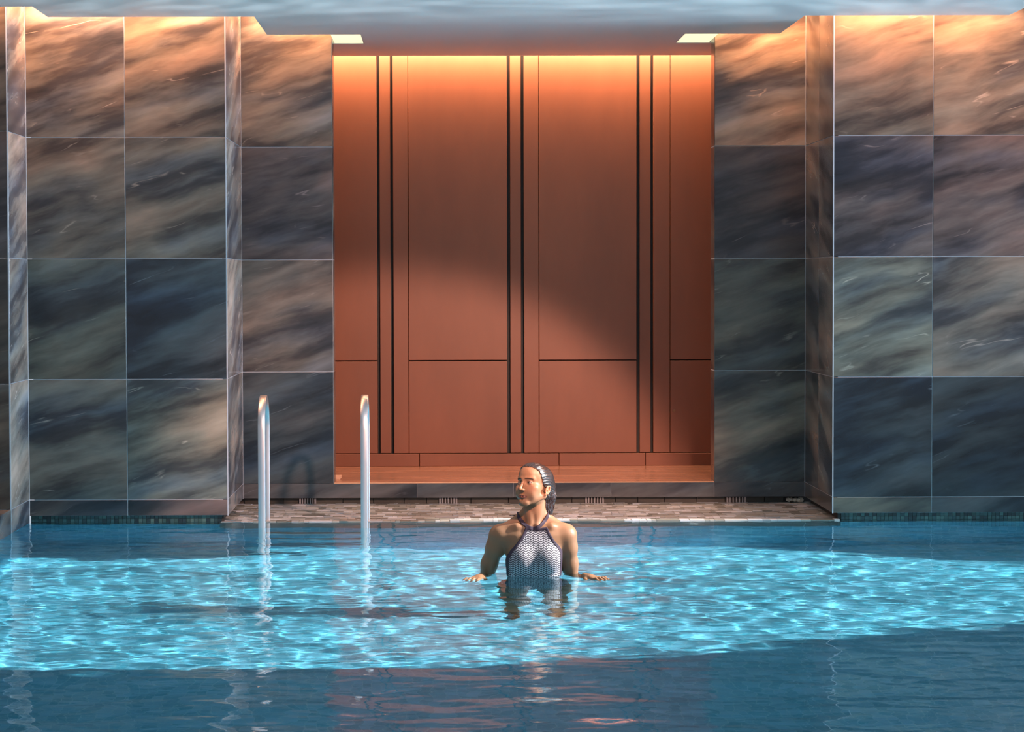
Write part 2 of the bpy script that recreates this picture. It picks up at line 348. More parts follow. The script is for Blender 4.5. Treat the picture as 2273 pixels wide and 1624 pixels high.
# ------------------------------------------------------------------ alcove
AX0, AX1 = -1.02, 2.12
fa = box('floor_alcove', (AX0, YF + 0.032, 0.10), (AX1, YA, 0.139), M_FLOORA); fa['kind'] = 'structure'
for nm, x in (('left', AX0), ('right', AX1)):
    o = box('wall_alcove_' + nm, (x - 0.05 if nm == 'left' else x, YF + 0.2, 0), (x if nm == 'left' else x + 0.05, YA + 0.1, 3.34), M_COPPER); o['kind'] = 'structure'
wa = box('wall_alcove_back', (AX0, YA + 0.05, 0.0), (AX1, YA + 0.15, 3.34), M_DARK); wa['kind'] = 'structure'
def ax(px): return at(px, 800, YA).x
ZP, ZJ = 0.231, 0.884
def cp(name, x0, x1, z0, z1, y=YA, bev=0.002): return box(name, (x0, y, z0), (x1, YA + 0.048, z1), M_COPPER, wa, bev)
for i, (a, b) in enumerate(((AX0, ax(930)), (ax(931), ax(1240)), (ax(1241), ax(1432)), (ax(1433), AX1))):
    cp('plinth', a, b, 0.139, ZP - 0.004, YA - 0.008)
for (a, b) in ((None, 838), (908, 1126), (1197, 1413), (1488, None)):
    x0 = AX0 if a is None else ax(a); x1 = AX1 if b is None else ax(b)
    cp('copper_panel', x0, x1, ZJ + 0.004, 3.34); q = cp('copper_panel', x0, x1, ZP, ZJ - 0.003)
lock = q
for (a, b, d) in ((844, 868, .012), (874, 907, 0.001), (1133, 1157, .012), (1163.5, 1196, 0.001), (1420, 1444.5, .012), (1450, 1487, 0.001)):
    cp('cover_strip', ax(a), ax(b), ZP, 3.34, YA + d)
bm = bmesh.new(); bmesh.ops.create_cone(bm, cap_ends=True, segments=20, radius1=0.010, radius2=0.009, depth=0.012)
me = bpy.data.meshes.new('lock'); bm.to_mesh(me); bm.free()
o = link('lock', me, simple('lock_brass', (0.3, 0.14, 0.07), 0.3, 0.8), wa); p = at(1496, 911, YA); o.location = Vector((p.x, YA - 0.005, p.z)) - wa.location; o.rotation_euler = (math.pi / 2, 0, 0)
# little pale block on the alcove floor by the left jamb
p = at(751, 1061, YF + 0.33)
g = empty('door_stop', (p.x, p.y, 0.139)); tag(g, 'small pale timber block lying on the alcove floor beside the left jamb', 'block')
M_BLK = simple('pale_timber', (0.62, 0.38, 0.24), 0.5)
box('base', (p.x - .017, p.y - .02, 0.139), (p.x + .013, p.y + .02, 0.147), M_BLK, g, .001); box('block', (p.x - .017, p.y - .015, 0.147), (p.x + .020, p.y + .03, 0.166), M_BLK, g, .002)
# ------------------------------------------------------------------ ceiling
def ceil_piece(lo, hi, name='ceiling_panel', parent=None, mat=None):
    return box(name, (lo[0], lo[1], ZC), (hi[0], hi[1], ZC + 0.06), mat or M_CEIL, parent)
YR0 = 12.4
def poly_slab(name, pts, holes, z0, z1, mat, parent=None):
    bm = bmesh.new()
    def ring(P):
        vs = [bm.verts.new((x, y, z0)) for x, y in P]; return [bm.edges.new((vs[i], vs[(i + 1) % len(vs)])) for i in range(len(vs))]
    es = ring(pts)
    for h in holes: es += ring(h)
    bmesh.ops.triangle_fill(bm, use_beauty=True, use_dissolve=False, edges=es)
    r = bmesh.ops.extrude_face_region(bm, geom=list(bm.faces))
    for v in [e for e in r['geom'] if isinstance(e, bmesh.types.BMVert)]: v.co.z = z1
    bmesh.ops.recalc_face_normals(bm, faces=bm.faces)
    me = bpy.data.meshes.new(name); bm.to_mesh(me); bm.free()
    return link(name, me, mat, parent)
# roof opening added out of view on the right to shape the sun; its outline is the sunlit patch traced back along the sun
def up_from_floor(X, Y, zf=-1.2):
    d = SUN_D; n = Vector((d.x, d.y, 0)); st = n.length / 1.333; ct = math.sqrt(1 - st * st); h = n.normalized()
    sx_, sy_ = X - h.x * (-zf) * st / ct, Y - h.y * (-zf) * st / ct
    t = ZC / -d.z; return (sx_ - d.x * t, sy_ - d.y * t)
patch = [(-2.58, 13.8), (-1.1, 13.86), (-1.03, 14.75), (1.2, 14.6), (2.2, 13.9), (3.1, 13.4), (6.0, 12.6), (6.0, 12.0), (3.1, 11.35), (1.0, 10.35), (-0.8, 10.05), (-2.58, 10.2)]
hole = [up_from_floor(*p) for p in patch]
print('roof opening', [(round(a, 2), round(b, 2)) for a, b in hole])
outer = [(-12, 5.0), (16, 5.0), (16, 15.6), (4.80, 15.6), (4.80, 13.45), (3.36, 13.45), (3.36, 13.98), (2.152, 13.98), (2.152, 15.0), (1.552, 15.0), (1.552, 15.57), (-0.50, 15.57), (-0.50, 15.0), (-1.091, 15.0), (-1.091, 13.98), (-2.304, 13.98), (-2.304, 13.45), (-12, 13.45)]
ceil = poly_slab('ceiling', outer, [hole], ZC, ZC + 0.08, M_CEIL); ceil['kind'] = 'structure'
o = box('soffit', (AX0, 15.57, ZC), (AX1, 16.42, ZC + 0.08), M_CEIL, ceil)
top = box('roof_slab', (-5, 13.2, 3.34), (5.4, 17.2, 3.45), M_WHITE, ceil)
# luminous slots where the cove opens over the alcove
M_GLOW = NT('lit_diffuser'); e = M_GLOW.b; e.inputs['Base Color'].default_value = (0.8, 0.75, 0.6, 1); e.inputs['Emission Color'].default_value = (1.0, 0.93, 0.55, 1); e.inputs['Emission Strength'].default_value = 1.08
for lb, x0, x1 in (('lit cream light slot in the ceiling at the left end of the alcove', -0.69, -0.502), ('lit cream light slot in the ceiling at the right end of the alcove', 1.554, 1.767)):
    g = empty('ceiling_light', ((x0 + x1) / 2, 15.28, ZC)); tag(g, lb, 'ceiling light', 'ceiling light slots')
    box('diffuser', (x0, 15.0, ZC + 0.004), (x1, 15.57, ZC + 0.012), M_GLOW.m, g); box('housing', (x0, 15.0, ZC + 0.013), (x1, 15.57, ZC + 0.07), M_WHITE, g)
# ------------------------------------------------------------------ pool basin, left kerb and deck
PX0, PX1, PY0, ZF = XA, 9.0, 3.0, -1.2
fl = box('floor_pool', (PX0 - .1, PY0 - .1, ZF - 0.1), (PX1 + .1, YF + 0.1, ZF), M_POOL); fl['kind'] = 'structure'
for nm, lo, hi in (('wall_pool_back', (PX0, YN + 0.002, ZF), (PX1, YN + 0.045, -0.10)), ('wall_pool_left', (PX0 - 0.08, PY0, ZF), (PX0, YN, -0.001)),
                   ('wall_pool_right', (PX1, PY0, ZF), (PX1 + 0.1, YN, 0.0)), ('wall_pool_front', (PX0, PY0 - 0.1, ZF), (PX1, PY0, 0.0))):
    o = box(nm, lo, hi, M_POOL); o['kind'] = 'structure'
kb = box('trim_kerb', (PX0 - 0.12, PY0, 0.0), (PX0 - 0.003, YL, 0.135), M_GROUT); kb['kind'] = 'structure'
y = YL
while y > PY0:
    o = box('kerb_tile', (PX0 - 0.125, max(y - 0.72, PY0) + .002, 0.0), (PX0, y - .002, 0.139), M_MARBLE, kb, .001); o.color = (1.6, 1.55, 1.6, 1); y -= 0.72
dk = box('floor_deck', (-9, PY0, -0.1), (PX0 - 0.125, YL, 0.128), M_DECK); dk['kind'] = 'structure'
dk = box('floor_terrace', (-9, -3, -0.1), (12, PY0 - .1, 0.0), simple('terrace_stone', (0.3, 0.29, 0.27), 0.7)); dk['kind'] = 'structure'
for o in C.objects:
    if o.type == 'MESH' and o.name.split('.')[0] in ('floor_pool', 'wall_pool_back', 'wall_pool_left', 'wall_pool_right', 'wall_pool_front'): o.cycles.is_caustics_receiver = True
# water surface: real ripples
WX0, WX1, WY0, WY1 = PX0, PX1, PY0, YN + 0.05
def height(X, Y):
    r = np.random.default_rng(5); h = np.zeros_like(X)
    for lam, amp, n in ((1.1, 0.0040, 5), (0.55, 0.0024, 7), (0.30, 0.0012, 9), (0.17, 0.00090, 12), (0.10, 0.00034, 12)):
        for _ in range(n):
            L_ = lam * r.uniform(0.75, 1.3); a = r.normal(math.pi / 2, 0.75); ph = r.uniform(0, 6.28)
            h += amp / math.sqrt(n) * np.sin(2 * math.pi / L_ * (X * math.cos(a) + Y * math.sin(a)) + ph + 0.6 * np.sin(0.9 * X + 1.3 * Y * math.cos(a) + ph))
    calm = 0.35 + 0.65 * np.clip((YN - Y) / 1.2, 0, 1)
    return h * calm * WAMP
WAMP = 0.8
xs_ = np.concatenate([np.arange(WX0, 3.9, 0.014), np.arange(3.9, WX1 + 0.04, 0.04)]); ys_ = np.concatenate([np.arange(WY0, 7.0, 0.04), np.arange(7.0, WY1, 0.014), [WY1]])
GX, GY = np.meshgrid(xs_, ys_); GZ = height(GX, GY)
ny, nx = GX.shape
co = np.stack([GX, GY, GZ], -1).reshape(-1, 3).astype(np.float32)
idx = np.arange(nx * ny).reshape(ny, nx); q4 = np.stack([idx[:-1, :-1], idx[:-1, 1:], idx[1:, 1:], idx[1:, :-1]], -1).reshape(-1, 4)
me = bpy.data.meshes.new('pool_water'); me.vertices.add(len(co)); me.vertices.foreach_set('co', co.ravel())
me.loops.add(q4.size); me.loops.foreach_set('vertex_index', q4.ravel().astype(np.int32)); me.polygons.add(len(q4)); me.polygons.foreach_set('loop_start', np.arange(0, q4.size, 4, dtype=np.int32)); me.polygons.foreach_set('loop_total', np.full(len(q4), 4, np.int32))
me.update(calc_edges=True); me.shade_smooth()
water = link('pool_water', me, M_WATER); tag(water, 'rippling blue pool water filling the basin in front of the marble wall', 'water', kind='stuff'); water.cycles.is_caustics_caster = True
# ------------------------------------------------------------------ pool ladder
lad = empty('pool_ladder', (-0.75, 14.0, 0.0)); tag(lad, 'stainless steel pool ladder with two flat arched handrails standing in the water on the left', 'ladder')
def rail(x, ztop, yn, yb):
    r = (yb - yn) / 2; path = [(yn, -0.95), (yn, -0.5), (yn, 0.0)]
    zc = ztop - r
    path += [(yn, zc - 0.2)] + [(yn + r - r * math.cos(a), zc + r * math.sin(a)) for a in np.linspace(0, math.pi, 17)] + [(yb, zc - 0.2), (yb, 0.003)]
    w, t = 0.0205, 0.007
    V = []; Fc = []
    n = len(path)
    for i, (yy, zz) in enumerate(path):
        a = path[max(i - 1, 0)]; b = path[min(i + 1, n - 1)]; ty, tz = b[0] - a[0], b[1] - a[1]; l = math.hypot(ty, tz); ny_, nz_ = -tz / l, ty / l
        for (sx_, sn) in ((-1, -.6), (-.8, -1), (.8, -1), (1, -.6), (1, .6), (.8, 1), (-.8, 1), (-1, .6)):
            V.append((x + sx_ * w, yy + ny_ * t * sn, zz + nz_ * t * sn))
    for i in range(n - 1):
        for k in range(8):
            a = i * 8 + k; b = i * 8 + (k + 1) % 8; Fc.append((a, b, b + 8, a + 8))
    Fc.append(tuple(range(7, -1, -1))); Fc.append(tuple(range((n - 1) * 8, n * 8)))
    V = [(vx - lad.location.x, vy - lad.location.y, vz) for vx, vy, vz in V]
    me = mesh('handrail', V, Fc); o = link('handrail', me, M_STEEL, lad)
    for p_ in me.polygons: p_.use_smooth = True
    me.set_sharp_from_angle(angle=math.radians(40)) if hasattr(me, 'set_sharp_from_angle') else None
    #, (x - 0.035, yb - 0.03, 0.0035), (x + 0.035, yb + 0.03, 0.012), M_STEEL, lad, .001)
xl = at(581, 1100, 13.85).x; xr_ = at(808.5, 1100, 13.85).x
rail(xl, 0.765, 13.85, 14.23); rail(xr_, 0.765, 13.85, 14.23)
for z in (-0.28, -0.55, -0.82): box('step', (xl + .02, 13.80, z), (xr_ - .02, 13.90, z + 0.03), M_STEEL, lad, .004)
# ------------------------------------------------------------------ the woman: smooth-blended solids on a grid, meshed as one surface
import openvdb
def axis(*segs):
    out = [segs[0][0]]
    for a, b, h in segs:
        n = max(1, int(round((b - a) / h))); out += list(np.linspace(a, b, n + 1)[1:])
    return np.array(out, np.float64)
class Field:
    def __init__(s, ax, ay, az):
        s.a = (ax, ay, az); s.f = np.full((len(ax), len(ay), len(az)), 0.03, np.float32)
    def sub(s, lo, hi):
        sl = []
        for k in range(3):
            i0 = max(0, np.searchsorted(s.a[k], lo[k]) - 1); i1 = min(len(s.a[k]), np.searchsorted(s.a[k], hi[k]) + 1); sl.append(slice(i0, i1))
        P = [s.a[k][sl[k]].astype(np.float32) for k in range(3)]
        return tuple(sl), P[0][:, None, None], P[1][None, :, None], P[2][None, None, :]
    def apply(s, fn, lo, hi, k, op='add'):
        m = 0.03 + k
        sl, X, Y, Z = s.sub([l - m for l in lo], [h + m for h in hi])
        if 0 in s.f[sl].shape: return
        d = fn(X, Y, Z).astype(np.float32); a = s.f[sl]
        if op == 'add':
            if k > 0: h = np.maximum(k - np.abs(a - d), 0) / k; s.f[sl] = np.minimum(a, d) - h * h * k * 0.25
            else: s.f[sl] = np.minimum(a, d)
        else:
            d = -d
            if k > 0: h = np.maximum(k - np.abs(a - d), 0) / k; s.f[sl] = np.maximum(a, d) + h * h * k * 0.25
            else: s.f[sl] = np.maximum(a, d)
    def cone(s, p, q, r1, r2, k=0.02, op='add'):
        p = np.array(p, float); q = np.array(q, float); R = max(r1, r2); ba = q - p; L2 = float(ba @ ba) + 1e-12
        def fn(X, Y, Z):
            t = np.clip(((X - p[0]) * ba[0] + (Y - p[1]) * ba[1] + (Z - p[2]) * ba[2]) / L2, 0, 1)
            return np.sqrt((X - p[0] - t * ba[0]) ** 2 + (Y - p[1] - t * ba[1]) ** 2 + (Z - p[2] - t * ba[2]) ** 2) - (r1 + (r2 - r1) * t)
        s.apply(fn, np.minimum(p, q) - R, np.maximum(p, q) + R, k, op)
    def ell(s, c, r, k=0.02, op='add', M=None):
        c = np.array(c, float); r = np.array(r, float)
        def fn(X, Y, Z):
            x, y, z = X - c[0], Y - c[1], Z - c[2]
            if M is not None: x, y, z = (M[0][0]*x + M[0][1]*y + M[0][2]*z, M[1][0]*x + M[1][1]*y + M[1][2]*z, M[2][0]*x + M[2][1]*y + M[2][2]*z)
            k0 = np.sqrt((x / r[0]) ** 2 + (y / r[1]) ** 2 + (z / r[2]) ** 2); k1 = np.sqrt((x / r[0]**2) ** 2 + (y / r[1]**2) ** 2 + (z / r[2]**2) ** 2) + 1e-9
            return k0 * (k0 - 1) / k1
        R = r.max(); s.apply(fn, c - R, c + R, k, op)
    def chain(s, pts, k=0.02):
        for a, b in zip(pts[:-1], pts[1:]): s.cone(a[:3], b[:3], a[3], b[3], k)
    def mesh(s, name, iso=0.0):
        f = np.clip(s.f, -0.02, 0.02); g = openvdb.FloatGrid(0.02)
        g.copyFromArray(np.ascontiguousarray(f))
        pts, quads = g.convertToQuads(iso)
        V = np.stack([np.interp(pts[:, k], np.arange(len(s.a[k])), s.a[k]) for k in range(3)], -1)
        me = bpy.data.meshes.new(name); me.vertices.add(len(V)); me.vertices.foreach_set('co', V.astype(np.float32).ravel())
        qd = quads.astype(np.int32)[:, ::-1]; me.loops.add(qd.size); me.loops.foreach_set('vertex_index', np.ascontiguousarray(qd).ravel())
        me.polygons.add(len(qd)); me.polygons.foreach_set('loop_start', np.arange(0, qd.size, 4, dtype=np.int32)); me.polygons.foreach_set('loop_total', np.full(len(qd), 4, np.int32))
        me.update(calc_edges=True); me.validate(); me.shade_smooth(); return me, V
# head frame: origin between the eyes inside the head, face towards -y, turned to her right
HO = np.array([0.010, -0.004, 0.447]); HY, HT, HR = math.radians(-42), math.radians(-11), math.radians(-3)
HM = np.array((Matrix.Rotation(HY, 3, 'Z') @ Matrix.Rotation(HT, 3, 'X') @ Matrix.Rotation(HR, 3, 'Y')))
def hw(p): return HM @ np.array(p, float) + HO
def hl(X, Y, Z): # world -> head
    x, y, z = X - HO[0], Y - HO[1], Z - HO[2]; A = HM.T
    return A[0, 0]*x + A[0, 1]*y + A[0, 2]*z, A[1, 0]*x + A[1, 1]*y + A[1, 2]*z, A[2, 0]*x + A[2, 1]*y + A[2, 2]*z
HI = HM.T
def build_body():
    ax = axis((-0.37, -0.11, .0026), (-0.11, 0.13, .0013), (0.13, 0.42, .0026)); ay = axis((-0.29, -0.13, .0026), (-0.13, 0.12, .0013), (0.12, 0.17, .003))
    az = axis((-1.21, -0.06, .007), (-0.06, 0.035, .0018), (0.035, 0.33, .003), (0.33, 0.565, .0013))
    B = Field(ax, ay, az)
    zz = [-.48, -.40, -.32, -.22, -.12, -.03, .03, .08, .13, .17, .20, .225, .25]
    rx = [.10, .160, .172, .150, .122, .126, .130, .136, .142, .146, .140, .115, .075]
    ry = [.07, .105, .112, .100, .084, .086, .092, .096, .094, .086, .074, .060, .05]
    cy = [.02, .025, .025, .02, .015, .012, .012, .012, .014, .018, .02, .022, .025]
    def torso(X, Y, Z):
        a = np.interp(Z, zz, rx).astype(np.float32); b = np.interp(Z, zz, ry).astype(np.float32); c = np.interp(Z, zz, cy).astype(np.float32)
        e = 2.3
        q = (np.abs((X - 0.010) / a) ** e + np.abs((Y - c) / b) ** e) ** (1 / e)
        d = (q - 1) * np.minimum(a, b) * 1.05
        return np.maximum(d, np.maximum(Z - 0.235, -0.44 - Z))
    B.apply(torso, (-.19, -.12, -.5), (.2, .15, .26), 0.03)
    for sx in (-1, 1):
        cx = 0.010
        B.cone((cx + sx * .035, .035, .300), (cx + sx * .145, .03, .208), .026, .030, .045)          # trapezius
        B.cone((cx + sx * .085, .0, .19), (cx + sx * .150, .012, .193), .045, .046, .04)              # chest to shoulder
        B.ell((cx + sx * .062, -.068, .082), (.060, .048, .058), .04)                                   # breast
        B.cone((cx + sx * .022, -.029, .231), (cx + sx * .085, -.026, .240), .008, .008, .026); B.cone((cx + sx * .085, -.026, .240), (cx + sx * .140, -.002, .236), .008, .007, .026)   # clavicle
        B.chain([(cx + sx * .09, .02, -.36, .088), (cx + sx * .10, .0, -.76, .056), (cx + sx * .10, .03, -1.13, .038)], .03)
        B.chain([(cx + sx * .10, .0, -.80, .05), (cx + sx * .10, .03, -.92, .055), (cx + sx * .10, .035, -1.10, .036)], .03)
        B.chain([(cx + sx * .10, .05, -1.165, .032), (cx + sx * .105, -.08, -1.18, .022), (cx + sx * .11, -.12, -1.183, .017)], .02)
    # neck
    B.cone((0.008, .032, .235), (0.020, .020, .375), .050, .047, .035)
    B.cone((0.052, .026, .385), (0.022, -.024, .245), .012, .009, .022)      # tendon below the turned-away ear
    B.cone((-.024, .004, .36), (-.004, -.022, .245), .012, .008, .022)
    B.ell((0.008, -.048, .240), (.009, .008, .010), .016, 'sub')
    # arms
    B.chain([(-.165, .014, .194, .0455), (-.182, .028, .13, .0400), (-.208, .058, .05, .0365), (-.236, .105, -.095, .0320), (-.246, .04, -.070, .0310), (-.252, -.080, -.010, .0220)], .03)
    B.chain([(.173, .014, .194, .0450), (.181, .028, .13, .0395), (.190, .055, .05, .0360), (.206, .100, -.085, .0345), (.226, .02, -.058, .0335), (.256, -.110, -.004, .0220)], .03)
    # hands: palm, thumb and four bent fingers resting on the water
    def hand(w, d, side):
        w = np.array(w, float); d = np.array(d, float); d /= np.linalg.norm(d); up = np.array((0, 0, 1.0)); s = np.cross(d, up); s /= np.linalg.norm(s); s *= side   # s: towards the thumb
        up = np.cross(s, d) * (1 if np.cross(s, d)[2] > 0 else -1)
        P = lambda a, b, c: w + d * a + s * b + up * c
        B.cone(P(-.01, 0, 0), P(.03, 0, .001), .0205, .019, .012)
        for b in (-.026, -.010, .008, .024): B.cone(P(.018, b * .45, .002), P(.078, b, .002), .0135, .0105, .012)
        for b, L, sp, ben in ((.027, .066, .14, .006), (.009, .074, .03, .010), (-.010, .068, -.08, .008), (-.028, .054, -.22, .004)):
            a0 = P(.078, b, .003); a1 = P(.078 + L * .42, b + sp * L * .42, .008 + ben * .3); a2 = P(.078 + L * .74, b + sp * L * .74, .003); a3 = P(.078 + L * .98, b + sp * L, -.006)
            B.cone(a0, a1, .0092, .0080, .004); B.cone(a1, a2, .0080, .0074, .004); B.cone(a2, a3, .0074, .0060, .004)
        B.cone(P(.012, .016, -.002), P(.042, .042, -.004), .0130, .0108, .010); B.cone(P(.042, .042, -.004), P(.066, .054, -.004), .0100, .0088, .004); B.cone(P(.066, .054, -.004), P(.088, .057, -.008), .0086, .0068, .004)
    hand((-.253, -.088, -.004), (-.40, -.88, -0.03), -1)
    hand((.259, -.118, .000), (.62, -.78, -0.04), 1)
    # head
    def C_(a, b, r1, r2, k=.01, op='add'): B.cone(hw(a), hw(b), r1, r2, k, op)
    def E_(c, r, k=.01, op='add'): B.ell(hw(c), r, k, op, HI)
    E_((0, .022, .024), (.0710, .0900, .0720), .01)
    E_((0, -.026, .040), (.0600, .0560, .0560), .03)
    E_((0, -.030, -.034), (.0600, .0540, .0680), .02)
    for s_ in (-1, 1):
        C_((s_ * .054, .014, -.056), (s_ * .015, -.060, -.095), .0165, .0150, .018)      # jaw
        E_((s_ * .044, -.050, -.026), (.0230, .0200, .0190), .018)                        # cheekbone
        E_((s_ * .034, -.056, -.054), (.0220, .0200, .0240), .020)
        C_((s_ * .012, -.0765, .016), (s_ * .043, -.0600, .019), .0085, .0075, .014)      # brow
    C_((-.007, -.067, -.098), (.007, -.067, -.098), .0165, .0165, .016)                   # chin
    C_((0, -.066, -.090), (0, -.078, -.096), .0100, .0080, .012)
    E_((0, -.062, -.068), (.0280, .0210, .0180), .014)                                    # muzzle
    for s_ in (-1, 1):
        E_((s_ * .029, -.0880, .002), (.0165, .0150, .0110), .012, 'sub')
        eye = (s_ * .0305, -.0655, -.001)
        B.ell(hw(eye), (.0134, .0134, .0134), .004, 'add', HI)
    C_((0, -.0775, .012), (0, -.1020, -.033), .0062, .0076, .010); E_((0, -.1025, -.0350), (.0082, .0082, .0072), .006)
    for s_ in (-1, 1):
        E_((s_ * .0118, -.0915, -.0390), (.0066, .0088, .0064), .006); E_((s_ * .0070, -.0980, -.0455), (.0028, .0045, .0030), .003, 'sub')
        # eyelid opening
        def fn(X, Y, Z, s_=s_):
            x, y, z = hl(X, Y, Z); u = np.abs(x - s_ * .0305) / .0128; w = .0046 * np.maximum(1 - u * u, 0)
            return np.maximum(np.maximum(np.abs(z + .0015) - w, (y + .0655)), (np.sqrt((x - s_ * .0305)**2 + (y + .0655)**2 + (z + .001)**2) - .0150))
        c = hw((s_ * .0305, -.0655, -.001)); 
        def cut(X, Y, Z, fn=fn, s_=s_):
            x, y, z = hl(X, Y, Z); return np.maximum(fn(X, Y, Z), .0119 - np.sqrt((x - s_ * .0305)**2 + (y + .0655)**2 + (z + .001)**2))
        B.apply(cut, c - .015, c + .015, 0, 'sub')
    # lips
    for s_ in (-1, 1):
        C_((s_ * .001, -.0850, -.0655), (s_ * .0110, -.0822, -.0654), .0048, .0046, .004); C_((s_ * .0110, -.0822, -.0656), (s_ * .0275, -.0680, -.0690), .0044, .0026, .004)
        C_((s_ * .001, -.0835, -.0752), (s_ * .0120, -.0808, -.0745), .0060, .0054, .004); C_((s_ * .0120, -.0808, -.0745), (s_ * .0265, -.0685, -.0704), .0050, .0024, .004)
        C_((s_ * .0005, -.0905, -.0697), (s_ * .0275, -.0715, -.0698), .0010, .0008, .003, 'sub')
    C_((0, -.0830, -.0845), (0, -.0860, -.0845), .004, .003, .008, 'sub')
    # ears
    for s_ in (-1, 1):
        ring = []
        for a in np.linspace(-0.35 * math.pi, 1.15 * math.pi, 9):
            ring.append((s_ * (.0755 + .004 * max(0, math.sin(a))), .018 + .0135 * math.cos(a) + .004 * math.sin(a), -.027 + .0205 * math.sin(a)))
        E_((s_ * .071, .017, -.030), (.0050, .0125, .0190), .006)
        for a, b in zip(ring[:-1], ring[1:]): C_(a, b, .0034, .0034, .0025)
        C_((s_ * .073, .010, -.046), (s_ * .072, .008, -.052), .0058, .0052, .005)
        C_((s_ * .0735, .024, -.039), (s_ * .0755, .022, -.015), .0026, .0026, .0025)
        C_((s_ * .072, .004, -.032), (s_ * .072, .003, -.038), .0034, .0030, .003)
        E_((s_ * .0770, .0145, -.033), (.0060, .0058, .0085), .003, 'sub')
    return B
def sample(F, V):
    I = [np.clip(np.round(np.interp(V[:, k], F.a[k], np.arange(len(F.a[k])))).astype(int), 0, len(F.a[k]) - 1) for k in range(3)]
    return F.f[I[0], I[1], I[2]]
PO = Vector((0.446, 11.59, 0.0))
person = empty('person', PO)
tag(person, 'woman with wet slicked-back dark hair in a zigzag halter swimsuit, standing waist-deep and looking left', 'person')
BF = build_body()
bme, V = BF.mesh('body')
# skin colour: lips, brows, flush, shade on the lids
x, y, z = hl(V[:, 0], V[:, 1], V[:, 2]); col = np.tile(np.array([0.290, 0.145, 0.078]), (len(V), 1))
def blend(mask, c): 
    global col
    col = col * (1 - mask[:, None]) + np.array(c) * mask[:, None]
sm = lambda a, lo, hi: np.clip((a - lo) / (hi - lo), 0, 1)
head = (y < -.04) & (np.abs(x) < .08) & (np.abs(z) < .11)
arch = .0190 - .10 * np.maximum(np.abs(x) - .030, 0) - 4.0 * (np.abs(x) - .030) ** 2
brow = head * (1 - sm(np.abs(z - arch), .0020, .0040)) * sm(np.abs(x), .009, .013) * (1 - sm(np.abs(x), .047, .052))
blend(brow * .95, (0.030, 0.014, 0.010))
eu = (np.abs(x) - .0305) / .0150; er = np.abs(z - .0005) - .0068 * np.maximum(1 - eu * eu, 0)
blend(head * (1 - sm(er, -.001, .0018)) * (np.abs(eu) < 1.05) * (y < -.068) * .8, (0.09, 0.038, 0.03))      # lash line, and lids darkened to put eye-socket shade into the skin colour
lz = np.where(z > -.0698, (z + .0698) / .0068, -(z + .0698) / .0112); lw = 1 - (x / .0290) ** 2
blend(head * (1 - sm(lz - np.maximum(lw, 0) ** .5 * 0.95, -.15, .12)) * (lw > 0) * (y < -.068) * .85, (0.17, 0.055, 0.042))
blend(np.exp(-((np.abs(x) - .043) ** 2 + (z + .03) ** 2) / .018 ** 2) * (y < -.03) * .25, (0.62, 0.24, 0.16))
ear = (np.abs(x) > .069) & (y > 0) & (y < .04) & (z > -.063) & (z < .0)
blend(ear * .35, (0.66, 0.24, 0.13))
ca = bme.color_attributes.new('skin', 'FLOAT_COLOR', 'POINT'); c4 = np.ones((len(V), 4), np.float32); c4[:, :3] = col; ca.data.foreach_set('color', c4.ravel())
q = NT('skin'); a = q.add('ShaderNodeAttribute', attribute_name='skin'); q.link(a.outputs['Color'], q.b.inputs['Base Color'])
q.b.inputs['Roughness'].default_value = 0.45; q.b.inputs['Subsurface Weight'].default_value = 0.12; q.b.inputs['Subsurface Radius'].default_value = (0.012, 0.005, 0.003); q.b.inputs['Subsurface Scale'].default_value = 0.6
q.b.inputs['Specular IOR Level'].default_value = 0.35
body = link('body', bme, q.m, person)
# eyes
M_EYE = NT('eye'); tc = M_EYE.add('ShaderNodeTexCoord'); sp = M_EYE.add('ShaderNodeSeparateXYZ'); M_EYE.link(tc.outputs['Object'], sp.inputs[0])
rr = M_EYE.math('SQRT', M_EYE.math('ADD', M_EYE.math('MULTIPLY', sp.outputs[0], sp.outputs[0]), M_EYE.math('MULTIPLY', sp.outputs[2], sp.outputs[2])))
M_EYE.link(M_EYE.ramp(M_EYE.math('MULTIPLY', rr, 100.0), [(0.0, (.004, .003, .003)), (0.20, (.004, .003, .003)), (0.24, (.09, .045, .02)), (0.50, (.05, .025, .012)), (0.56, (.40, .36, .34))]), M_EYE.b.inputs['Base Color'])
M_EYE.b.inputs['Roughness'].default_value = 0.1
for s_ in (-1, 1):
    bm = bmesh.new(); bmesh.ops.create_uvsphere(bm, u_segments=24, v_segments=16, radius=0.0121); me = bpy.data.meshes.new('eye'); bm.to_mesh(me); bm.free(); me.shade_smooth()
    o = link('eye', me, M_EYE.m, person); c = hw((s_ * .0305, -.0655, -.001)); o.location = Vector(c)
    gaze = Matrix.Rotation(math.radians(-6), 3, 'Z'); o.rotation_euler = (gaze @ Matrix(HM.tolist())).to_euler()
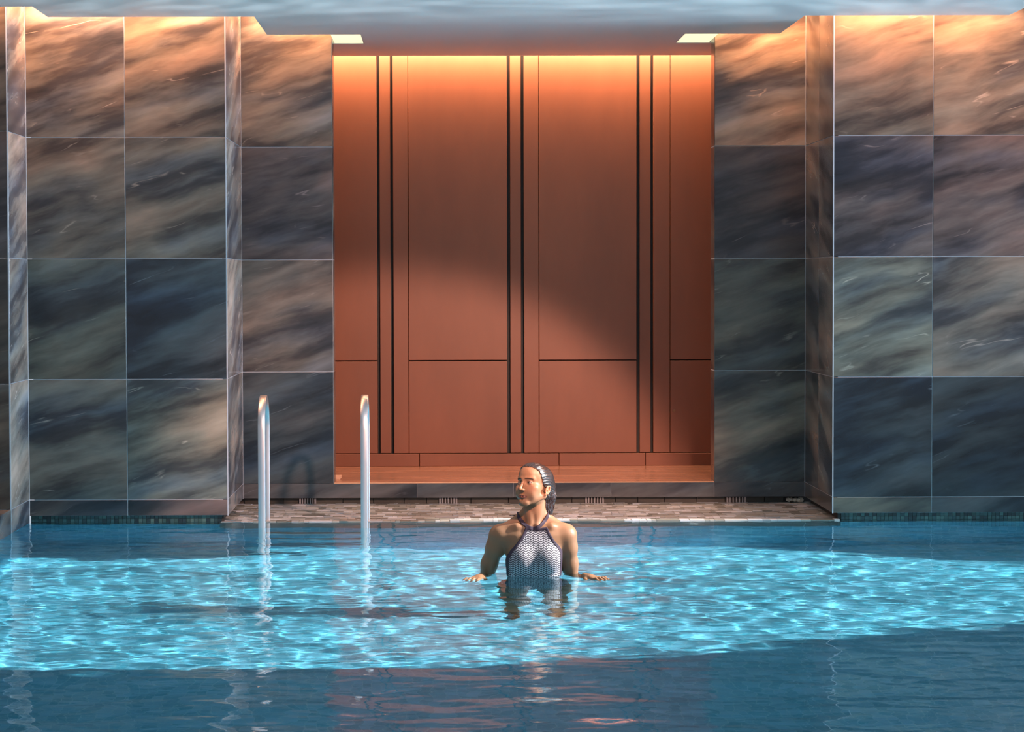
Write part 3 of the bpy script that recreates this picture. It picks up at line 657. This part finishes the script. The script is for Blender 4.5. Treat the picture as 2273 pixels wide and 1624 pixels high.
# wet hair combed back, with a tail behind the neck
def build_hair():
    Hf = Field(axis((-0.13, 0.17, .0013)), axis((-0.13, 0.15, .0014)), axis((0.25, 0.575, .0014)))
    Hf.ell(hw((0, .022, .025)), (.0755, .0950, .0770), .01, 'add', HI); Hf.ell(hw((0, -.022, .044)), (.0640, .0590, .0570), .03, 'add', HI)
    Hf.ell(hw((0, .055, -.020)), (.060, .050, .060), .03, 'add', HI)
    sl, X, Y, Z = Hf.sub((-9, -9, -9), (9, 9, 9)); x, y, z = hl(X, Y, Z)
    hz = [-.12, -.06, -.045, -.025, -.006, .010, .030, .050, .064, .076, .086, .12]; hy = [.05, .040, .036, .030, -.002, -.016, -.028, -.036, -.044, -.060, -.080, -.2]
    yl = np.interp(z, hz, hy); w = 0.0014 * np.sin(np.arctan2(x, z + .02) * 31)
    keep = (yl + w - y) * 0.7
    th = np.arctan2(x, z + 0.03 + 0 * y)
    groove = 0.0008 * np.sin(th * 46 + 2.2 * np.sin(y * 38) + 1.5 * np.sin(th * 7)) + 0.0006 * np.sin(th * 97 + 3 * np.sin(y * 61))
    Hf.f = np.maximum(Hf.f + groove, keep).astype(np.float32)
    t = [(.078, .050, .430, .040), (.084, .050, .380, .034), (.080, .044, .330, .0270), (.079, .034, .300, .0170), (.078, .022, .278, .0050)]
    Hf.chain(t, .02)
    Hf.chain([(.064, .030, .390, .016), (.066, .022, .340, .012), (.066, .018, .298, .005)], .01)
    low = (0.0011 * np.sin(X * 620 + Y * 300 + 3 * np.sin(Z * 34 + X * 30)) + .0006 * np.sin(X * 1250 - Y * 500 + 4 * np.sin(Z * 51))) * sm(0.46 - Z, 0, .08)
    Hf.f = (Hf.f + low).astype(np.float32)
    return Hf
hme, _ = build_hair().mesh('hair')
q = NT('wet_dark_hair'); q.b.inputs['Roughness'].default_value = 0.24; q.b.inputs['Specular IOR Level'].default_value = 0.7
tc = q.add('ShaderNodeTexCoord'); mp = q.add('ShaderNodeMapping'); mp.inputs['Rotation'].default_value = (0, 0, math.radians(47)); mp.inputs['Scale'].default_value = (1.0, 0.12, 0.6); q.link(tc.outputs['Object'], mp.inputs[0])
nz = q.add('ShaderNodeTexNoise', i_Scale=330.0, i_Detail=3.0); q.link(mp.outputs[0], nz.inputs['Vector'])
q.link(q.ramp(nz.outputs[0], [(0.35, (0.010, 0.006, 0.006)), (0.65, (0.040, 0.021, 0.016))]), q.b.inputs['Base Color'])
bp = q.add('ShaderNodeBump', i_Strength=0.6, i_Distance=0.001); q.link(nz.outputs[0], bp.inputs['Height']); q.link(bp.outputs[0], q.b.inputs['Normal'])
hair = link('hair', hme, q.m, person)
# swimsuit: offset shell of the body inside the cut of the garment
def poly_sd(X, Z, P):
    d = None; ins = np.zeros(np.broadcast(X, Z).shape, bool); n = len(P)
    for i in range(n):
        (ax_, az_), (bx_, bz_) = P[i], P[(i + 1) % n]; ex, ez = bx_ - ax_, bz_ - az_
        t = np.clip(((X - ax_) * ex + (Z - az_) * ez) / (ex * ex + ez * ez), 0, 1); dd = np.sqrt((X - ax_ - t * ex) ** 2 + (Z - az_ - t * ez) ** 2)
        d = dd if d is None else np.minimum(d, dd)
        c = ((az_ > Z) != (bz_ > Z)) & (X < (bx_ - ax_) * (Z - az_) / ((bz_ - az_) if bz_ != az_ else 1e-9) + ax_); ins ^= c
    return np.where(ins, -d, d)
CUT = [(-.032, .2395), (-.044, .210), (-.060, .185), (-.086, .152), (-.108, .128), (-.124, .098), (-.131, .070), (-.21, .045), (-.21, -.24), (-.10, -.40), (.01, -.46), (.12, -.40), (.23, -.24), (.23, .06), (.160, .090), (.150, .122), (.132, .148), (.108, .176), (.090, .205), (.074, .2390), (.022, .2340)]
def build_suit():
    Sf = Field(axis((-0.17, 0.19, .0024)), axis((-0.16, 0.16, .0026)), axis((-0.47, -0.04, .006), (-0.04, 0.33, .0024)))
    B2 = BF
    def interp(F, G):
        I = [np.clip(np.interp(G.a[k], F.a[k], np.arange(len(F.a[k]))), 0, len(F.a[k]) - 1.001) for k in range(3)]
        out = 0
        i = [np.floor(v).astype(int) for v in I]; fr = [(v - np.floor(v)).astype(np.float32) for v in I]
        for dx in (0, 1):
            for dy in (0, 1):
                for dz in (0, 1):
                    w = (fr[0] if dx else 1 - fr[0])[:, None, None] * (fr[1] if dy else 1 - fr[1])[None, :, None] * (fr[2] if dz else 1 - fr[2])[None, None, :]
                    out = out + w * F.f[np.ix_(i[0] + dx, i[1] + dy, i[2] + dz)]
        return out
    d = interp(B2, Sf); sl, X, Y, Z = Sf.sub((-9,) * 3, (9,) * 3)
    sd = poly_sd(X[:, 0, 0][:, None], Z[0, 0, :][None, :], CUT)[:, None, :]
    arm = np.minimum(0.139 - (X - .010), 0.139 + (X - .010)) * -1.0      # keep off the arms
    arm = np.where(Z > -0.2, arm, -1)
    back = np.where(Z > 0.075, Y - 0.015, -1.0)
    region = np.maximum(np.maximum(sd, back), arm)
    ring_z = Z - (.239 + 0.88 * (Y + 0.030)); 
    xc_ = X - .006; zc_ = (Z - .2345 - 10.2 * xc_ ** 2) / np.sqrt(1 + (20.4 * xc_) ** 2); collar = np.maximum(zc_ - .0082, -zc_ - .0075); collar = np.where(Y > .045, np.abs(Z - .30) - .0065, collar); collar = np.maximum(collar, np.abs(xc_) - .078)
    collar = np.maximum(collar, .21 - Z)
    # fabric panel and trim
    out = []
    for nm, reg, th in (('fabric', np.maximum(region + .0115, 0 * X + -1), .0035), ('trim', np.minimum(np.maximum(region, -(region + .0125)), collar), .0050)):
        reg = reg if nm == 'fabric' else np.where(Z < -0.03, np.maximum(reg, .02), reg)
        Sf.f = np.maximum(np.maximum(d - th, -(d + .002)), reg).astype(np.float32); out.append(Sf.mesh(nm)[0])
    return out
fme, tme = build_suit()
q = NT('zigzag_fabric'); tc = q.add('ShaderNodeTexCoord'); sp = q.add('ShaderNodeSeparateXYZ'); q.link(tc.outputs['Object'], sp.inputs[0])
u = q.math('DIVIDE', q.math('SUBTRACT', sp.outputs[0], 0.004), 0.0125); tri = q.math('PINGPONG', u, 1.0)
v = q.math('ADD', q.math('DIVIDE', sp.outputs[2], 0.0110), q.math('MULTIPLY', tri, 0.80))
# every other column is shifted by half a stripe
v = q.math('ADD', v, q.math('MULTIPLY', q.math('FLOOR', u), 0.0))
st = q.math('GREATER_THAN', q.math('FRACT', v), 0.42)
edge = q.math('LESS_THAN', q.math('ABSOLUTE', q.math('SUBTRACT', q.math('FRACT', q.math('ADD', u, 0.5)), 0.5)), 0.07)
q.link(q.mix(q.mix((0.016, 0.010, 0.022), (0.50, 0.45, 0.48), st), (0.03, 0.02, 0.035), edge), q.b.inputs['Base Color']); q.b.inputs['Roughness'].default_value = 0.7
suit = link('swimsuit', fme, q.m, person)
suit['label'] = 'halter swimsuit in black and white zigzag fabric'
tr = link('trim', tme, simple('dark_plum_trim', (0.040, 0.026, 0.044), 0.75, spec=0.3), suit); tm = bpy.data.curves.new('neck_tie', 'CURVE'); tm.dimensions = '3D'; sp_ = tm.splines.new('POLY'); P_ = [(-.046, .050, .309), (-.062, .046, .298), (-.080, .040, .290), (-.096, .034, .2880), (-.108, .030, .2895)]
sp_.points.add(len(P_) - 1)
for pt, c in zip(sp_.points, P_): pt.co = (*c, 1)
tm.bevel_depth = .0024; tm.use_fill_caps = True
to = bpy.data.objects.new('tmp', tm); C.objects.link(to); bpy.context.view_layer.update()
tie = bpy.data.meshes.new_from_object(to.evaluated_get(bpy.context.evaluated_depsgraph_get())); bpy.data.objects.remove(to); tie.materials.clear()
link('neck_tie', tie, tme.materials[0], suit)
tr['label'] = 'dark plum edging and collar'
# small rings on the water where the body and hands break it are part of the surface mesh (see height)
